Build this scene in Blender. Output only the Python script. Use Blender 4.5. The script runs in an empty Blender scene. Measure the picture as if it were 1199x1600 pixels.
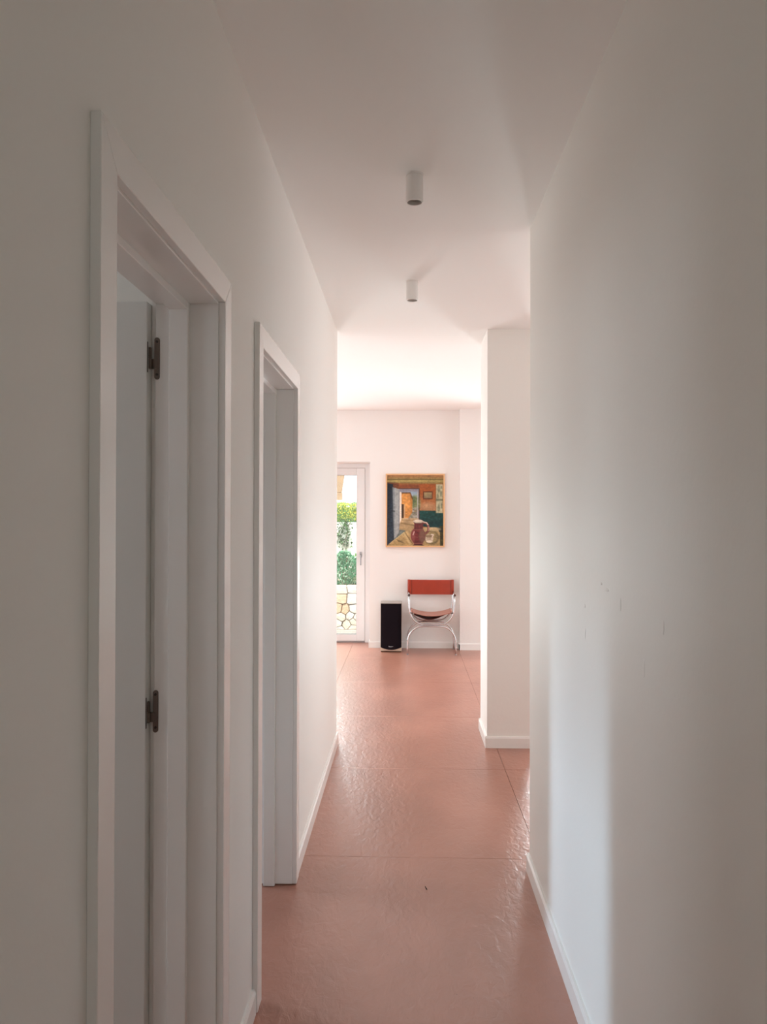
import bpy, bmesh, math, random
import numpy as np
from mathutils import Matrix, Vector

C = bpy.context.scene
COL = C.collection
random.seed(4)

# ------------------------------------------------------------------ camera
F_PX = 1228.0
cam_d = bpy.data.cameras.new('camera')
cam_d.sensor_fit = 'AUTO'
cam_d.sensor_width = 36.0
cam_d.lens = F_PX / 1600 * 36.0
cam_d.clip_start = 0.02
cam = bpy.data.objects.new('camera', cam_d)
COL.objects.link(cam)
cam.matrix_world = (Matrix.Translation((0, 0, 1.45)) @ Matrix.Rotation(0.0301, 4, 'Z')
                    @ Matrix.Rotation(math.pi / 2 + 0.0066, 4, 'X') @ Matrix.Rotation(0.0023, 4, 'Z'))
C.camera = cam

# ------------------------------------------------------------------ world, sun, daylight, exposure
C.view_settings.view_transform = 'Standard'
C.view_settings.look = 'None'
C.view_settings.gamma = 1.0
C.view_settings.use_curve_mapping = False
C.view_settings.exposure = 0.03
C.cycles.max_bounces = 16
C.cycles.diffuse_bounces = 12
C.cycles.glossy_bounces = 6
C.cycles.sample_clamp_indirect = 6.0

w = bpy.data.worlds.new('sky')
C.world = w
w.use_nodes = True
bg = w.node_tree.nodes['Background']
bg.inputs['Color'].default_value = (0.90, 0.955, 1.0, 1)
bg.inputs['Strength'].default_value = 3.8

sun_d = bpy.data.lights.new('sun', 'SUN')
sun_d.energy = 6.0
sun_d.angle = math.radians(0.6)
sun_d.color = (1.0, 0.95, 0.86)
sun = bpy.data.objects.new('sun', sun_d)
COL.objects.link(sun)
sun.rotation_euler = (math.radians(27), 0, math.radians(-14))   # high sun, over the roof and onto the garden


def area(name, loc, aim, sx, sy, power, color=(1, 1, 1), spread=180):
    """Rectangular area lamp"""
    d = bpy.data.lights.new(name, 'AREA')
    d.shape = 'RECTANGLE'
    d.size, d.size_y = sx, sy
    d.energy = power
    d.color = color
    d.spread = math.radians(spread)
    o = bpy.data.objects.new(name, d)
    COL.objects.link(o)
    o.location = loc
    o.rotation_euler = Vector(aim).to_track_quat('-Z', 'Y').to_euler()
    return o


area('daylight_garden_doors', (-1.62, 9.0, 0.75), (0, -1, -0.12), 1.25, 1.3, 88, (0.87, 0.975, 1.0))
area('daylight_right_window', (1.8, 8.95, 0.60), (0, -1, 0.15), 0.36, 1.0, 60, (0.88, 0.975, 1.0))
area('fill_living_side', (-4.4, 6.85, 1.5), (1, 0, -0.75), 1.7, 1.0, 6, (0.85, 0.97, 1.0))  # fill added at an unseen side opening, to light the far wall
area('fill_passage_side', (3.9, 6.6, 1.5), (-1, 0, -0.75), 1.6, 1.1, 4, (0.86, 0.97, 1.0))  # added fill from the unseen right end, lifts the living room
area('daylight_first_room', (-3.35, 0.4, 1.4), (1, 0, 0), 1.0, 1.1, 0.5, (0.84, 0.99, 1.0))
area('daylight_second_room', (-3.35, 3.8, 1.4), (1, 0, 0), 1.1, 1.1, 1.2, (0.86, 0.98, 1.0))
area('sky_over_second_room', (-6.0, 4.68, 1.84), (1, -0.29, -0.2), 0.85, 0.40, 260, (0.56, 0.79, 1.0))   # outdoor lamp standing in for low sky, through the second room's lowered window head
area('fill_behind', (-0.05, -1.5, 1.3), (0, 1, 0), 0.8, 2.0, 1.9, (0.90, 0.98, 1.0))                 # added fill in front of the closed end wall, brightens the near hallway

# ------------------------------------------------------------------ materials


def srgb(h):
    h = h.lstrip('#')
    v = [int(h[i:i + 2], 16) / 255 for i in (0, 2, 4)]
    return tuple(x / 12.92 if x <= 0.04045 else ((x + 0.055) / 1.055) ** 2.4 for x in v) + (1,)


def mat(name, col, rough=0.5, metal=0.0, spec=0.5, bump=None, var=None, coat=0.0):
    """bump = (scale, distance, detail); var = (scale, amount) colour variation by noise."""
    m = bpy.data.materials.new(name)
    m.use_nodes = True
    nt = m.node_tree
    b = nt.nodes['Principled BSDF']
    b.inputs['Base Color'].default_value = col if len(col) == 4 else (*col, 1)
    b.inputs['Roughness'].default_value = rough
    b.inputs['Metallic'].default_value = metal
    b.inputs['Specular IOR Level'].default_value = spec
    b.inputs['Coat Weight'].default_value = coat
    if bump or var:
        geo = nt.nodes.new('ShaderNodeNewGeometry')
    if bump:
        n = nt.nodes.new('ShaderNodeTexNoise')
        n.inputs['Scale'].default_value = bump[0]
        n.inputs['Detail'].default_value = bump[2] if len(bump) > 2 else 3
        nt.links.new(geo.outputs['Position'], n.inputs['Vector'])
        bp = nt.nodes.new('ShaderNodeBump')
        bp.inputs['Distance'].default_value = bump[1]
        bp.inputs['Strength'].default_value = 1.0
        nt.links.new(n.outputs['Fac'], bp.inputs['Height'])
        nt.links.new(bp.outputs['Normal'], b.inputs['Normal'])
    if var:
        n2 = nt.nodes.new('ShaderNodeTexNoise')
        n2.inputs['Scale'].default_value = var[0]
        n2.inputs['Detail'].default_value = 5
        nt.links.new(geo.outputs['Position'], n2.inputs['Vector'])
        mr = nt.nodes.new('ShaderNodeMapRange')
        mr.inputs['To Min'].default_value = 1 - var[1]
        mr.inputs['To Max'].default_value = 1 + var[1]
        nt.links.new(n2.outputs['Fac'], mr.inputs['Value'])
        mx = nt.nodes.new('ShaderNodeVectorMath')
        mx.operation = 'SCALE'
        mx.inputs[0].default_value = tuple(col[:3])
        nt.links.new(mr.outputs['Result'], mx.inputs['Scale'])
        nt.links.new(mx.outputs['Vector'], b.inputs['Base Color'])
    return m


def tree_of(m):
    return m.node_tree, m.node_tree.nodes['Principled BSDF']


M = {}
M['wall'] = mat('wall_paint', (0.90, 0.895, 0.865), 0.58, spec=0.3, bump=(55, 0.0004, 4))
M['far_wall'] = mat('living_wall_paint', (0.86, 0.85, 0.83), 0.6, spec=0.4, bump=(40, 0.0006, 3))
M['ceiling'] = mat('ceiling_paint', (0.89, 0.895, 0.88), 0.85, spec=0.2)
M['trim'] = mat('white_lacquer', (0.89, 0.885, 0.865), 0.24, spec=0.6)
M['door'] = mat('door_lacquer', (0.74, 0.745, 0.72), 0.42)
M['upvc'] = mat('white_window_frame', (0.80, 0.80, 0.80), 0.35)
M['gasket'] = mat('grey_gasket', (0.35, 0.35, 0.36), 0.6)
M['joint'] = mat('joint_mortar', srgb('#8f6858'), 0.85)
M['lamp'] = mat('white_lamp_metal', (0.90, 0.89, 0.87), 0.45)
M['lamp_in'] = mat('lamp_reflector', (0.50, 0.47, 0.44), 0.4)
M['lens'] = mat('frosted_lamp_glass', (0.62, 0.60, 0.57), 0.3)
M['bronze'] = mat('dark_bronze', (0.15, 0.115, 0.095), 0.36, metal=0.7)
M['screw'] = mat('screw_metal', (0.05, 0.04, 0.035), 0.4, metal=0.8)
M['steel'] = mat('satin_steel', (0.42, 0.42, 0.44), 0.3, metal=0.9)
M['chrome'] = mat('chrome', (0.66, 0.66, 0.68), 0.10, metal=1.0)
M['cap'] = mat('dark_cap', (0.09, 0.05, 0.04), 0.4)
M['leather_back'] = mat('red_brown_leather', srgb('#a2341a'), 0.36, spec=0.5, bump=(160, 0.0006, 3), var=(14, 0.16))
M['leather_seat'] = mat('worn_pink_leather', srgb('#b47a68'), 0.42, bump=(160, 0.0006, 3), var=(18, 0.14))
M['leather_dark'] = mat('leather_underside', srgb('#6e2d20'), 0.6, var=(18, 0.15))
M['seam'] = mat('leather_edge', srgb('#5d1e12'), 0.55)
M['grille'] = mat('black_grille_cloth', (0.009, 0.006, 0.009), 0.9, spec=0.12, bump=(900, 0.0004, 1))
M['cabinet'] = mat('silver_ash_veneer', srgb('#a89f98'), 0.42, var=(20, 0.05))
M['baffle'] = mat('pale_maple_baffle', srgb('#d9c6b2'), 0.45, var=(26, 0.06))
M['plinth'] = mat('dark_wood_plinth', srgb('#5b3a26'), 0.5)
M['badge'] = mat('silver_print', (0.85, 0.85, 0.86), 0.35)
M['pframe'] = mat('pine_frame', srgb('#dfb484'), 0.5, var=(18, 0.10))
M['speck'] = mat('dark_speck', (0.03, 0.02, 0.018), 0.8)
M['stone_a'] = mat('pale_limestone', (0.58, 0.53, 0.48), 0.9, bump=(28, 0.010, 6), var=(9, 0.22))
M['stone_b'] = mat('tan_stone', (0.56, 0.40, 0.28), 0.9, bump=(28, 0.010, 6), var=(9, 0.25))
M['stone_c'] = mat('cream_stone', (0.58, 0.50, 0.42), 0.9, bump=(28, 0.010, 6), var=(9, 0.20))
M['mortar'] = mat('stone_mortar', (0.30, 0.23, 0.17), 0.95)
M['gravel'] = mat('garden_gravel', (0.55, 0.50, 0.44), 0.95, bump=(60, 0.02, 4), var=(60, 0.35))
M['soil'] = mat('garden_soil', (0.36, 0.28, 0.20), 0.95, bump=(30, 0.02, 4), var=(12, 0.3))
M['render'] = mat('white_render', (0.82, 0.82, 0.76), 0.9, bump=(40, 0.004, 4))
M['leaf_yellow'] = mat('yellow_green_leaf', (0.60, 0.58, 0.13), 0.55)
M['leaf_green'] = mat('mid_green_leaf', (0.17, 0.34, 0.12), 0.55)
M['leaf_blue'] = mat('blue_green_leaf', (0.10, 0.28, 0.15), 0.55)
M['leaf_pale'] = mat('pale_sage_leaf', (0.34, 0.50, 0.36), 0.5)
M['leaf_dark'] = mat('dark_climber_leaf', (0.07, 0.13, 0.06), 0.6)
M['stem'] = mat('woody_stem', (0.18, 0.12, 0.07), 0.8)
M['timber'] = mat('tan_timber', (0.27, 0.17, 0.10), 0.7, var=(10, 0.2))
M['outer'] = mat('outer_render', (0.75, 0.72, 0.66), 0.9)
M['roof'] = mat('roof_concrete', (0.5, 0.47, 0.43), 0.9)

# terracotta-coloured large floor slabs: leathery relief, small marks
m = mat('terracotta_slab', srgb('#a87562'), 0.31, spec=0.95)
nt, b = tree_of(m)
geo = nt.nodes.new('ShaderNodeNewGeometry')
mp = nt.nodes.new('ShaderNodeMapping')
mp.inputs['Scale'].default_value = (1.0, 0.55, 1.0)
nt.links.new(geo.outputs['Position'], mp.inputs['Vector'])
n1 = nt.nodes.new('ShaderNodeTexNoise'); n1.inputs['Scale'].default_value = 34; n1.inputs['Detail'].default_value = 4
n1.inputs['Roughness'].default_value = 0.55; n1.inputs['Distortion'].default_value = 0.6
n2 = nt.nodes.new('ShaderNodeTexNoise'); n2.inputs['Scale'].default_value = 2.6; n2.inputs['Detail'].default_value = 6
n3 = nt.nodes.new('ShaderNodeTexNoise'); n3.inputs['Scale'].default_value = 120; n3.inputs['Detail'].default_value = 2
for n in (n1, n2, n3):
    nt.links.new(mp.outputs['Vector'], n.inputs['Vector'])
bp = nt.nodes.new('ShaderNodeBump'); bp.inputs['Distance'].default_value = 0.0034; bp.inputs['Strength'].default_value = 0.75
nt.links.new(n1.outputs['Fac'], bp.inputs['Height'])
nt.links.new(bp.outputs['Normal'], b.inputs['Normal'])
ramp = nt.nodes.new('ShaderNodeValToRGB')
ramp.color_ramp.elements[0].position = 0.30; ramp.color_ramp.elements[0].color = srgb('#a06c5a')
ramp.color_ramp.elements[1].position = 0.72; ramp.color_ramp.elements[1].color = srgb('#b9806d')
nt.links.new(n2.outputs['Fac'], ramp.inputs['Fac'])
ramp2 = nt.nodes.new('ShaderNodeValToRGB')
ramp2.color_ramp.elements[0].position = 0.20; ramp2.color_ramp.elements[0].color = (0.35, 0.3, 0.28, 1)
ramp2.color_ramp.elements[1].position = 0.26; ramp2.color_ramp.elements[1].color = (1, 1, 1, 1)
nt.links.new(n3.outputs['Fac'], ramp2.inputs['Fac'])
mx = nt.nodes.new('ShaderNodeMix'); mx.data_type = 'RGBA'; mx.blend_type = 'MULTIPLY'; mx.inputs['Factor'].default_value = 1
nt.links.new(ramp.outputs['Color'], mx.inputs['A']); nt.links.new(ramp2.outputs['Color'], mx.inputs['B'])
nt.links.new(mx.outputs['Result'], b.inputs['Base Color'])
M['slab'] = m

# thin window glass
m = bpy.data.materials.new('window_glass'); m.use_nodes = True
nt = m.node_tree
nt.nodes.remove(nt.nodes['Principled BSDF'])
tr = nt.nodes.new('ShaderNodeBsdfTransparent'); tr.inputs['Color'].default_value = (0.97, 0.985, 0.975, 1)
gl = nt.nodes.new('ShaderNodeBsdfGlossy'); gl.inputs['Roughness'].default_value = 0.02
fr = nt.nodes.new('ShaderNodeFresnel'); fr.inputs['IOR'].default_value = 1.45
ms = nt.nodes.new('ShaderNodeMixShader')
nt.links.new(fr.outputs['Fac'], ms.inputs['Fac']); nt.links.new(tr.outputs['BSDF'], ms.inputs[1]); nt.links.new(gl.outputs['BSDF'], ms.inputs[2])
nt.links.new(ms.outputs['Shader'], nt.nodes['Material Output'].inputs['Surface'])
M['glass'] = m

# painted canvas: colours come from a colour attribute
m = mat('oil_on_canvas', (0.5, 0.5, 0.5), 0.5, spec=0.35, bump=(420, 0.0004, 2))
nt, b = tree_of(m)
at = nt.nodes.new('ShaderNodeAttribute'); at.attribute_name = 'paint'
nt.links.new(at.outputs['Color'], b.inputs['Base Color'])
M['canvas'] = m

# ------------------------------------------------------------------ helpers


def root_loc(o):
    v = Vector((0, 0, 0))
    while o:
        v += o.location
        o = o.parent
    return v


def tag(o, label=None, cat=None, group=None, kind=None):
    if label: o['label'] = label
    if cat: o['category'] = cat
    if group: o['group'] = group
    if kind: o['kind'] = kind
    return o


def thing(name, loc, label, cat, group=None, kind=None):
    o = bpy.data.objects.new(name, None)
    o.empty_display_size = 0.1
    COL.objects.link(o)
    o.location = loc
    return tag(o, label, cat, group, kind)


def obj(name, bm, m, parent=None, smooth=False, base=None):
    """bm is in world coordinates; one mesh object."""
    me = bpy.data.meshes.new(name)
    off = root_loc(parent) if parent else Vector(base or (0, 0, 0))
    if off.length > 0:
        bmesh.ops.translate(bm, verts=bm.verts, vec=-off)
    bmesh.ops.recalc_face_normals(bm, faces=bm.faces)
    bm.to_mesh(me)
    bm.free()
    for mm in (m if isinstance(m, (list, tuple)) else [m]):
        me.materials.append(mm)
    o = bpy.data.objects.new(name, me)
    COL.objects.link(o)
    if parent:
        o.parent = parent
    else:
        o.location = off
    if smooth:
        me.polygons.foreach_set('use_smooth', [True] * len(me.polygons))
    return o


def bx(bm, x0, x1, y0, y1, z0, z1, bev=0.0, seg=1):
    x0, x1 = min(x0, x1), max(x0, x1); y0, y1 = min(y0, y1), max(y0, y1); z0, z1 = min(z0, z1), max(z0, z1)
    r = bmesh.ops.create_cube(bm, size=1.0)
    vs = r['verts']
    for v in vs:
        v.co = Vector(((x0 + x1) / 2 + v.co.x * (x1 - x0), (y0 + y1) / 2 + v.co.y * (y1 - y0), (z0 + z1) / 2 + v.co.z * (z1 - z0)))
    if bev > 0:
        es = list({e for v in vs for e in v.link_edges})
        bmesh.ops.bevel(bm, geom=es, offset=bev, segments=seg, affect='EDGES', profile=0.5)
    return bm


def box(*a, **k):
    return bx(bmesh.new(), *a, **k)


def prism(bm, pts, axis, a0, a1, bev=0.0, seg=1):
    """pts: 2-D outline in the two other axes (x,y / x,z / y,z order), extruded along axis a0..a1."""
    def P(p, a):
        return {'x': (a, p[0], p[1]), 'y': (p[0], a, p[1]), 'z': (p[0], p[1], a)}[axis]
    A = [bm.verts.new(P(p, a0)) for p in pts]
    B = [bm.verts.new(P(p, a1)) for p in pts]
    fs = [bm.faces.new(A), bm.faces.new(B[::-1])]
    n = len(pts)
    for i in range(n):
        fs.append(bm.faces.new((A[i], B[i], B[(i + 1) % n], A[(i + 1) % n])))
    if bev > 0:
        bmesh.ops.recalc_face_normals(bm, faces=fs)
        es = list({e for f in fs for e in f.edges})
        bmesh.ops.bevel(bm, geom=es, offset=bev, segments=seg, affect='EDGES', profile=0.5)
    return bm


def tube(bm, pts, r, n=12, flat=None):
    """Round tube swept along pts with end caps."""
    P = [Vector(p) for p in pts]
    rings = []
    t0 = (P[1] - P[0]).normalized()
    up = Vector((0, 1, 0)) if abs(t0.y) < 0.9 else Vector((1, 0, 0))
    nrm = (up - t0 * up.dot(t0)).normalized()
    for i, p in enumerate(P):
        t = ((P[i + 1] - p) if i == 0 else (p - P[i - 1]) if i == len(P) - 1 else (P[i + 1] - P[i - 1])).normalized()
        nrm = (nrm - t * nrm.dot(t)).normalized()
        bi = t.cross(nrm)
        rings.append([bm.verts.new(p + (nrm * math.cos(2 * math.pi * k / n) + bi * math.sin(2 * math.pi * k / n)) * r) for k in range(n)])
    for a, c in zip(rings, rings[1:]):
        for k in range(n):
            bm.faces.new((a[k], a[(k + 1) % n], c[(k + 1) % n], c[k]))
    bm.faces.new(rings[0][::-1]); bm.faces.new(rings[-1])
    return bm


def lathe(bm, prof, cx, cy, n=32):
    """prof: (radius, z) pairs, revolved about the vertical axis through cx, cy."""
    rings = []
    for r, z in prof:
        if r < 1e-6:
            rings.append([bm.verts.new((cx, cy, z))])
        else:
            rings.append([bm.verts.new((cx + r * math.cos(2 * math.pi * k / n), cy + r * math.sin(2 * math.pi * k / n), z)) for k in range(n)])
    for a, c in zip(rings, rings[1:]):
        for k in range(n):
            k2 = (k + 1) % n
            if len(a) == 1: bm.faces.new((a[0], c[k2], c[k]))
            elif len(c) == 1: bm.faces.new((a[k], a[k2], c[0]))
            else: bm.faces.new((a[k], a[k2], c[k2], c[k]))
    return bm


def struct(name, bm, m, label=None, cat=None, parent=None):
    o = obj(name, bm, m, parent)
    tag(o, label, cat, kind='structure')
    return o


# ------------------------------------------------------------------ the shell
XL, XLB = -0.4494, -0.600          # left wall: corridor face and room face
XR = 0.5044                        # right wall face
H = 2.64                           # ceiling
YL, YR = 5.022, 3.2433             # far ends of the two corridor walls
YB = -1.6                          # wall behind the camera
YW = 8.7356                        # far wall face
YWO = 9.17                         # its outer face
D1 = (1.158, 1.8555, 1.961)        # door 1 : opening between casings, head height
D2 = (2.353, 3.098, 1.9585)        # door 2
RV = 0.030                         # rough opening beyond the casing edge

bm = bmesh.new()
y = YB
for (a, c, h) in (D1, D2):
    bx(bm, XLB, XL, y, a - RV, 0, H)
    bx(bm, XLB, XL, a - RV, c + RV, h + RV, H)
    y = c + RV
bx(bm, XLB, XL, y, YL, 0, H)
struct('wall_left', bm, M['wall'], 'white plastered wall on the left of the hallway, pierced by two doorways', 'wall')

bm = box(XR, XR + 0.22, YB, YR, 0, H)
# a few trowel bumps left in the plaster
for (yy, zz, ry, rz, t) in ((2.06, 1.279, 0.012, 0.004, 0.0012), (2.00, 1.268, 0.020, 0.004, 0.001), (1.875, 1.245, 0.006, 0.016, 0.0012), (1.563, 1.235, 0.006, 0.015, 0.0012),
                            (2.24, 1.122, 0.006, 0.016, 0.001), (2.25, 1.20, 0.012, 0.006, 0.001), (1.69, 1.13, 0.008, 0.020, 0.0008)):
    r = bmesh.ops.create_uvsphere(bm, u_segments=14, v_segments=8, radius=1.0)
    for v in r['verts']:
        v.co = Vector((XR + v.co.x * t, yy + v.co.y * ry, zz + v.co.z * rz))
    for f in {f for v in r['verts'] for f in v.link_faces}: f.smooth = True
struct('wall_right', bm, M['wall'], 'white plastered wall on the right of the hallway, with trowel marks', 'wall')

struct('wall_back', box(-0.60, 0.74, YB - 0.12, YB, 0, H), M['wall'], 'plain white wall closing the hallway behind the viewer', 'wall')
struct('ceiling', box(-4.6, 4.2, YB - 0.12, YWO, H, H + 0.2), M['ceiling'], 'smooth white ceiling over hallway and living room', 'ceiling')

# freestanding pillar between hallway and living room
PX0, PX1, PY0, PY1 = 0.5062, 0.80, 4.9794, 5.4173
struct('wall_pillar', box(PX0, PX1, PY0, PY1, 0, H), M['wall'], 'square white pillar standing past the end of the right wall', 'pillar')

# far wall: garden-door opening on the left, picture wall, then a thicker pier, right-hand window
DX0, DX1, DZ = -3.10, -0.4141, 2.068
bm = bmesh.new()
bx(bm, -4.5, DX0, YW, YWO, 0, H)
bx(bm, DX0, DX1, YW, YWO, DZ, H)
bx(bm, DX1, 0.5787, YW, YWO, 0, H)
struct('wall_far', bm, M['far_wall'], 'far living room wall that carries the painting', 'wall')
bm = bmesh.new()
YP = 8.6212
bx(bm, 0.5787, 1.35, YP, YWO, 0, H)
bx(bm, 1.35, 2.25, YP, YWO, 2.07, H)
bx(bm, 2.25, 4.0, YP, YWO, 0, H)
struct('wall_pier', bm, M['far_wall'], 'thicker stretch of far wall just right of the chair', 'wall')

# walls out of sight that close the rooms
bm = bmesh.new()
bx(bm, -4.6, -4.5, 4.90, 5.9, 0, H); bx(bm, -4.6, -4.5, 7.8, YWO, 0, H)
bx(bm, -4.6, -4.5, 5.9, 7.8, 2.1, H)  # unseen opening added for side light, narrowed to admit less sky
struct('wall_living', bm, M['far_wall'], 'side wall of the living room with a wide window opening', 'wall')
struct('wall_partition', box(-7.2, XLB, YL - 0.12, YL, -0.08, H + 0.2), M['far_wall'], 'living room wall beside the second side room, its added outdoor run blocking stray light', 'wall')  # outdoor stretch added to keep the sky lamp out of the living room
bm = bmesh.new()
bx(bm, 4.0, 4.1, 3.1, 5.7, 0, H); bx(bm, 4.0, 4.1, 7.5, YWO, 0, H); bx(bm, 4.0, 4.1, 5.7, 7.5, 2.1, H)
struct('wall_passage', bm, M['far_wall'], 'outer wall at the right end of the living room', 'wall')
struct('wall_kitchen', box(XR + 0.22, 4.1, YR - 0.15, YR, 0, H), M['far_wall'], 'wall of the room on the right, seen only past the corner', 'wall')
bm = bmesh.new()
bx(bm, -3.6, -3.5, YB - 0.12, -0.1, 0, H); bx(bm, -3.6, -3.5, 0.9, 3.2, 0, H); bx(bm, -3.6, -3.5, 4.4, 4.9, 0, H)
for (a, c) in ((-0.1, 0.9), (3.2, 4.4)):
    bx(bm, -3.6, -3.5, a, c, 0, 0.85); bx(bm, -3.6, -3.5, a, c, 2.1 if a < 2 else 1.5, H)  # second window head set low to shape the light on the right wall
struct('wall_bedroom', bm, M['wall'], 'outer wall of the two side rooms with a window each', 'wall')
struct('wall_between', box(-3.5, XLB, 2.10, 2.18, 0, H), M['wall'], 'wall between the two side rooms', 'wall')
struct('wall_side', box(-3.5, XLB, YB - 0.12, YB, 0, H), M['wall'], 'end wall of the first side room', 'wall')

# floor: slabs are parts
floor = struct('floor', box(-4.6, 4.1, YB - 0.12, YWO + 0.02, -0.20, -0.004), M['joint'], 'large terracotta coloured floor slabs with fine joints', 'floor')
TS = 1.184
bmt = box(-TS / 2 + 0.0011, TS / 2 - 0.0011, -TS / 2 + 0.0011, TS / 2 - 0.0011, -0.012, 0.0)
slab0 = None
for i in range(-4, 4):
    for j in range(-5, 5):
        x0, y0 = 0.5656 + i * TS, 3.362 + j * TS
        xa, xb = max(x0, -4.5), min(x0 + TS, 4.0)
        ya, yb = max(y0, YB), min(y0 + TS, YWO)
        if xb - xa < 0.05 or yb - ya < 0.05: continue
        if y0 + TS < YR and x0 > 0.6: continue
        full = (xb - xa > TS - 1e-4 and yb - ya > TS - 1e-4)
        cx, cy = (xa + xb) / 2, (ya + yb) / 2
        if full and slab0:
            o = slab0.copy(); COL.objects.link(o); o.location = (cx, cy, 0)
        else:
            me = bpy.data.meshes.new('slab')
            bb = box(-(xb - xa) / 2 + 0.0011, (xb - xa) / 2 - 0.0011, -(yb - ya) / 2 + 0.0011, (yb - ya) / 2 - 0.0011, -0.012, 0.0)
            bmesh.ops.recalc_face_normals(bb, faces=bb.faces)
            bb.to_mesh(me); bb.free(); me.materials.append(M['slab'])
            o = bpy.data.objects.new('slab', me); COL.objects.link(o); o.location = (cx, cy, 0)
            if full: slab0 = o
        o.parent = floor

# ------------------------------------------------------------------ baseboards
BH, BT = 0.073, 0.012


def bb_y(bm, x, y0, y1, d):        # along y on a wall face at x, sticking out in direction d
    prism(bm, [(x, 0.0), (x + d * BT, 0.0), (x + d * BT, BH - 0.012), (x + d * (BT - 0.005), BH), (x, BH)], 'y', y0, y1)


def bb_x(bm, y, x0, x1, d):
    prism(bm, [(y, 0.0), (y + d * BT, 0.0), (y + d * BT, BH - 0.012), (y + d * (BT - 0.005), BH), (y, BH)], 'x', x0, x1)


CW = 0.0635                        # casing width
bm = bmesh.new()
for (a, c) in ((YB, D1[0] - CW), (D1[1] + CW, D2[0] - CW), (D2[1] + CW, YL + BT)):
    bb_y(bm, XL, a, c, 1)
struct('baseboard_left', bm, M['trim'], 'low white skirting along the left hallway wall', 'baseboard')
bm = bmesh.new()
bb_y(bm, XR, YB, YR + BT, -1)
struct('baseboard_right', bm, M['trim'], 'low white skirting along the right hallway wall', 'baseboard')
bm = bmesh.new()
bb_x(bm, PY0, PX0 - BT, PX1 + BT, -1); bb_x(bm, PY1, PX0 - BT, PX1 + BT, 1)
bb_y(bm, PX0, PY0 - 0.0, PY1 + 0.0, -1); bb_y(bm, PX1, PY0, PY1, 1)
struct('baseboard_pillar', bm, M['trim'], 'white skirting wrapped around the pillar', 'baseboard')
bm = bmesh.new()
bb_x(bm, YW, DX1 - BT, 0.5787 - BT, -1); bb_y(bm, DX1, YW, YW + 0.29, -1); bb_y(bm, 0.5787, YP - BT, YW, -1)
bb_x(bm, YP, 0.5787 - BT, 1.35, -1)
struct('baseboard_far', bm, M['trim'], 'white skirting along the far wall and pier', 'baseboard')

# ------------------------------------------------------------------ doors of the hallway


def doorway(name, D, label, leaf):
    a, c, h = D
    root = thing(name, (XL, (a + c) / 2, 0), label, 'door', kind='structure')
    fx0, fx1 = XL, XL + 0.016      # casing thickness
    for (y_in, s) in ((a, -1), (c, 1)):
        bm = prism(bmesh.new(), [(y_in, 0.003), (y_in + s * CW, 0.003), (y_in + s * CW, h + CW), (y_in, h)], 'x', fx0, fx1, 0.0012)
        obj('casing_side', bm, M['trim'], root)
    bm = prism(bmesh.new(), [(a, h + 0.0003), (c, h + 0.0003), (c + CW, h + CW + 0.0003), (a - CW, h + CW + 0.0003)], 'x', fx0, fx1, 0.0012)
    obj('casing_head', bm, M['trim'], root)
    g = -0.0045                    # lining stands a little proud of the casing edge
    for (y_in, s) in ((a - g, -1), (c + g, 1)):
        jm = obj('jamb', box(XLB, XL, y_in, y_in + s * 0.018, 0.004, h + g, bev=0.001), M['trim'], root)
        obj('stop', box(XL - 0.068, XL - 0.113, y_in, y_in - s * 0.018, 0.002, h + g, bev=0.0012), M['trim'], jm)
    hd = obj('jamb_head', box(XLB, XL, a - g - 0.018, c + g + 0.018, h + g, h + g + 0.018, bev=0.001), M['trim'], root)
    obj('stop', box(XL - 0.068, XL - 0.113, a - g + 0.018, c + g - 0.018, h + g, h + g - 0.018, bev=0.0012), M['trim'], hd)
    # room-side casing
    bm = bmesh.new()
    for (y_in, s) in ((a, -1), (c, 1)):
        bx(bm, XLB - 0.012, XLB, y_in + s * 0.006, y_in + s * (0.006 + CW), 0.003, h + CW)
    bx(bm, XLB - 0.012, XLB, a, c, h + 0.008, h + CW)
    obj('inner_casing', bm, M['trim'], root)
    # leaf, swung open into the room
    s = 1 if leaf == 'far' else -1
    yj = (c + g) if s > 0 else (a - g)
    yf = yj - s * 0.022            # leaf face that looks back down the corridor / across the opening
    xh = -0.6125
    lf = obj('door_leaf', box(xh, xh - 0.70, yf, yf - s * 0.040 if False else yf + s * 0.038, 0.008, h - 0.004, bev=0.0015), M['door'], root)
    bm = bmesh.new()
    lathe(bm, [(0.0, 0), (0.026, 0), (0.026, 0.008), (0.0, 0.008)], 0, 0, 20)
    bmesh.ops.rotate(bm, verts=bm.verts, cent=(0, 0, 0), matrix=Matrix.Rotation(math.pi / 2, 3, 'X'))
    bmesh.ops.translate(bm, verts=bm.verts, vec=(xh - 0.64, yf - (0.0 if s > 0 else -0.008), 1.02))
    tube(bm, [(xh - 0.64, yf, 1.02), (xh - 0.64, yf - 0.045, 1.02), (xh - 0.635, yf - 0.05, 1.02), (xh - 0.52, yf - 0.05, 1.02)] if s > 0 else
         [(xh - 0.64, yf, 1.02), (xh - 0.64, yf + 0.045, 1.02), (xh - 0.635, yf + 0.05, 1.02), (xh - 0.52, yf + 0.05, 1.02)], 0.009, 10)
    obj('door_handle', bm, M['steel'], lf, smooth=True)
    return root, yj, s


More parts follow.
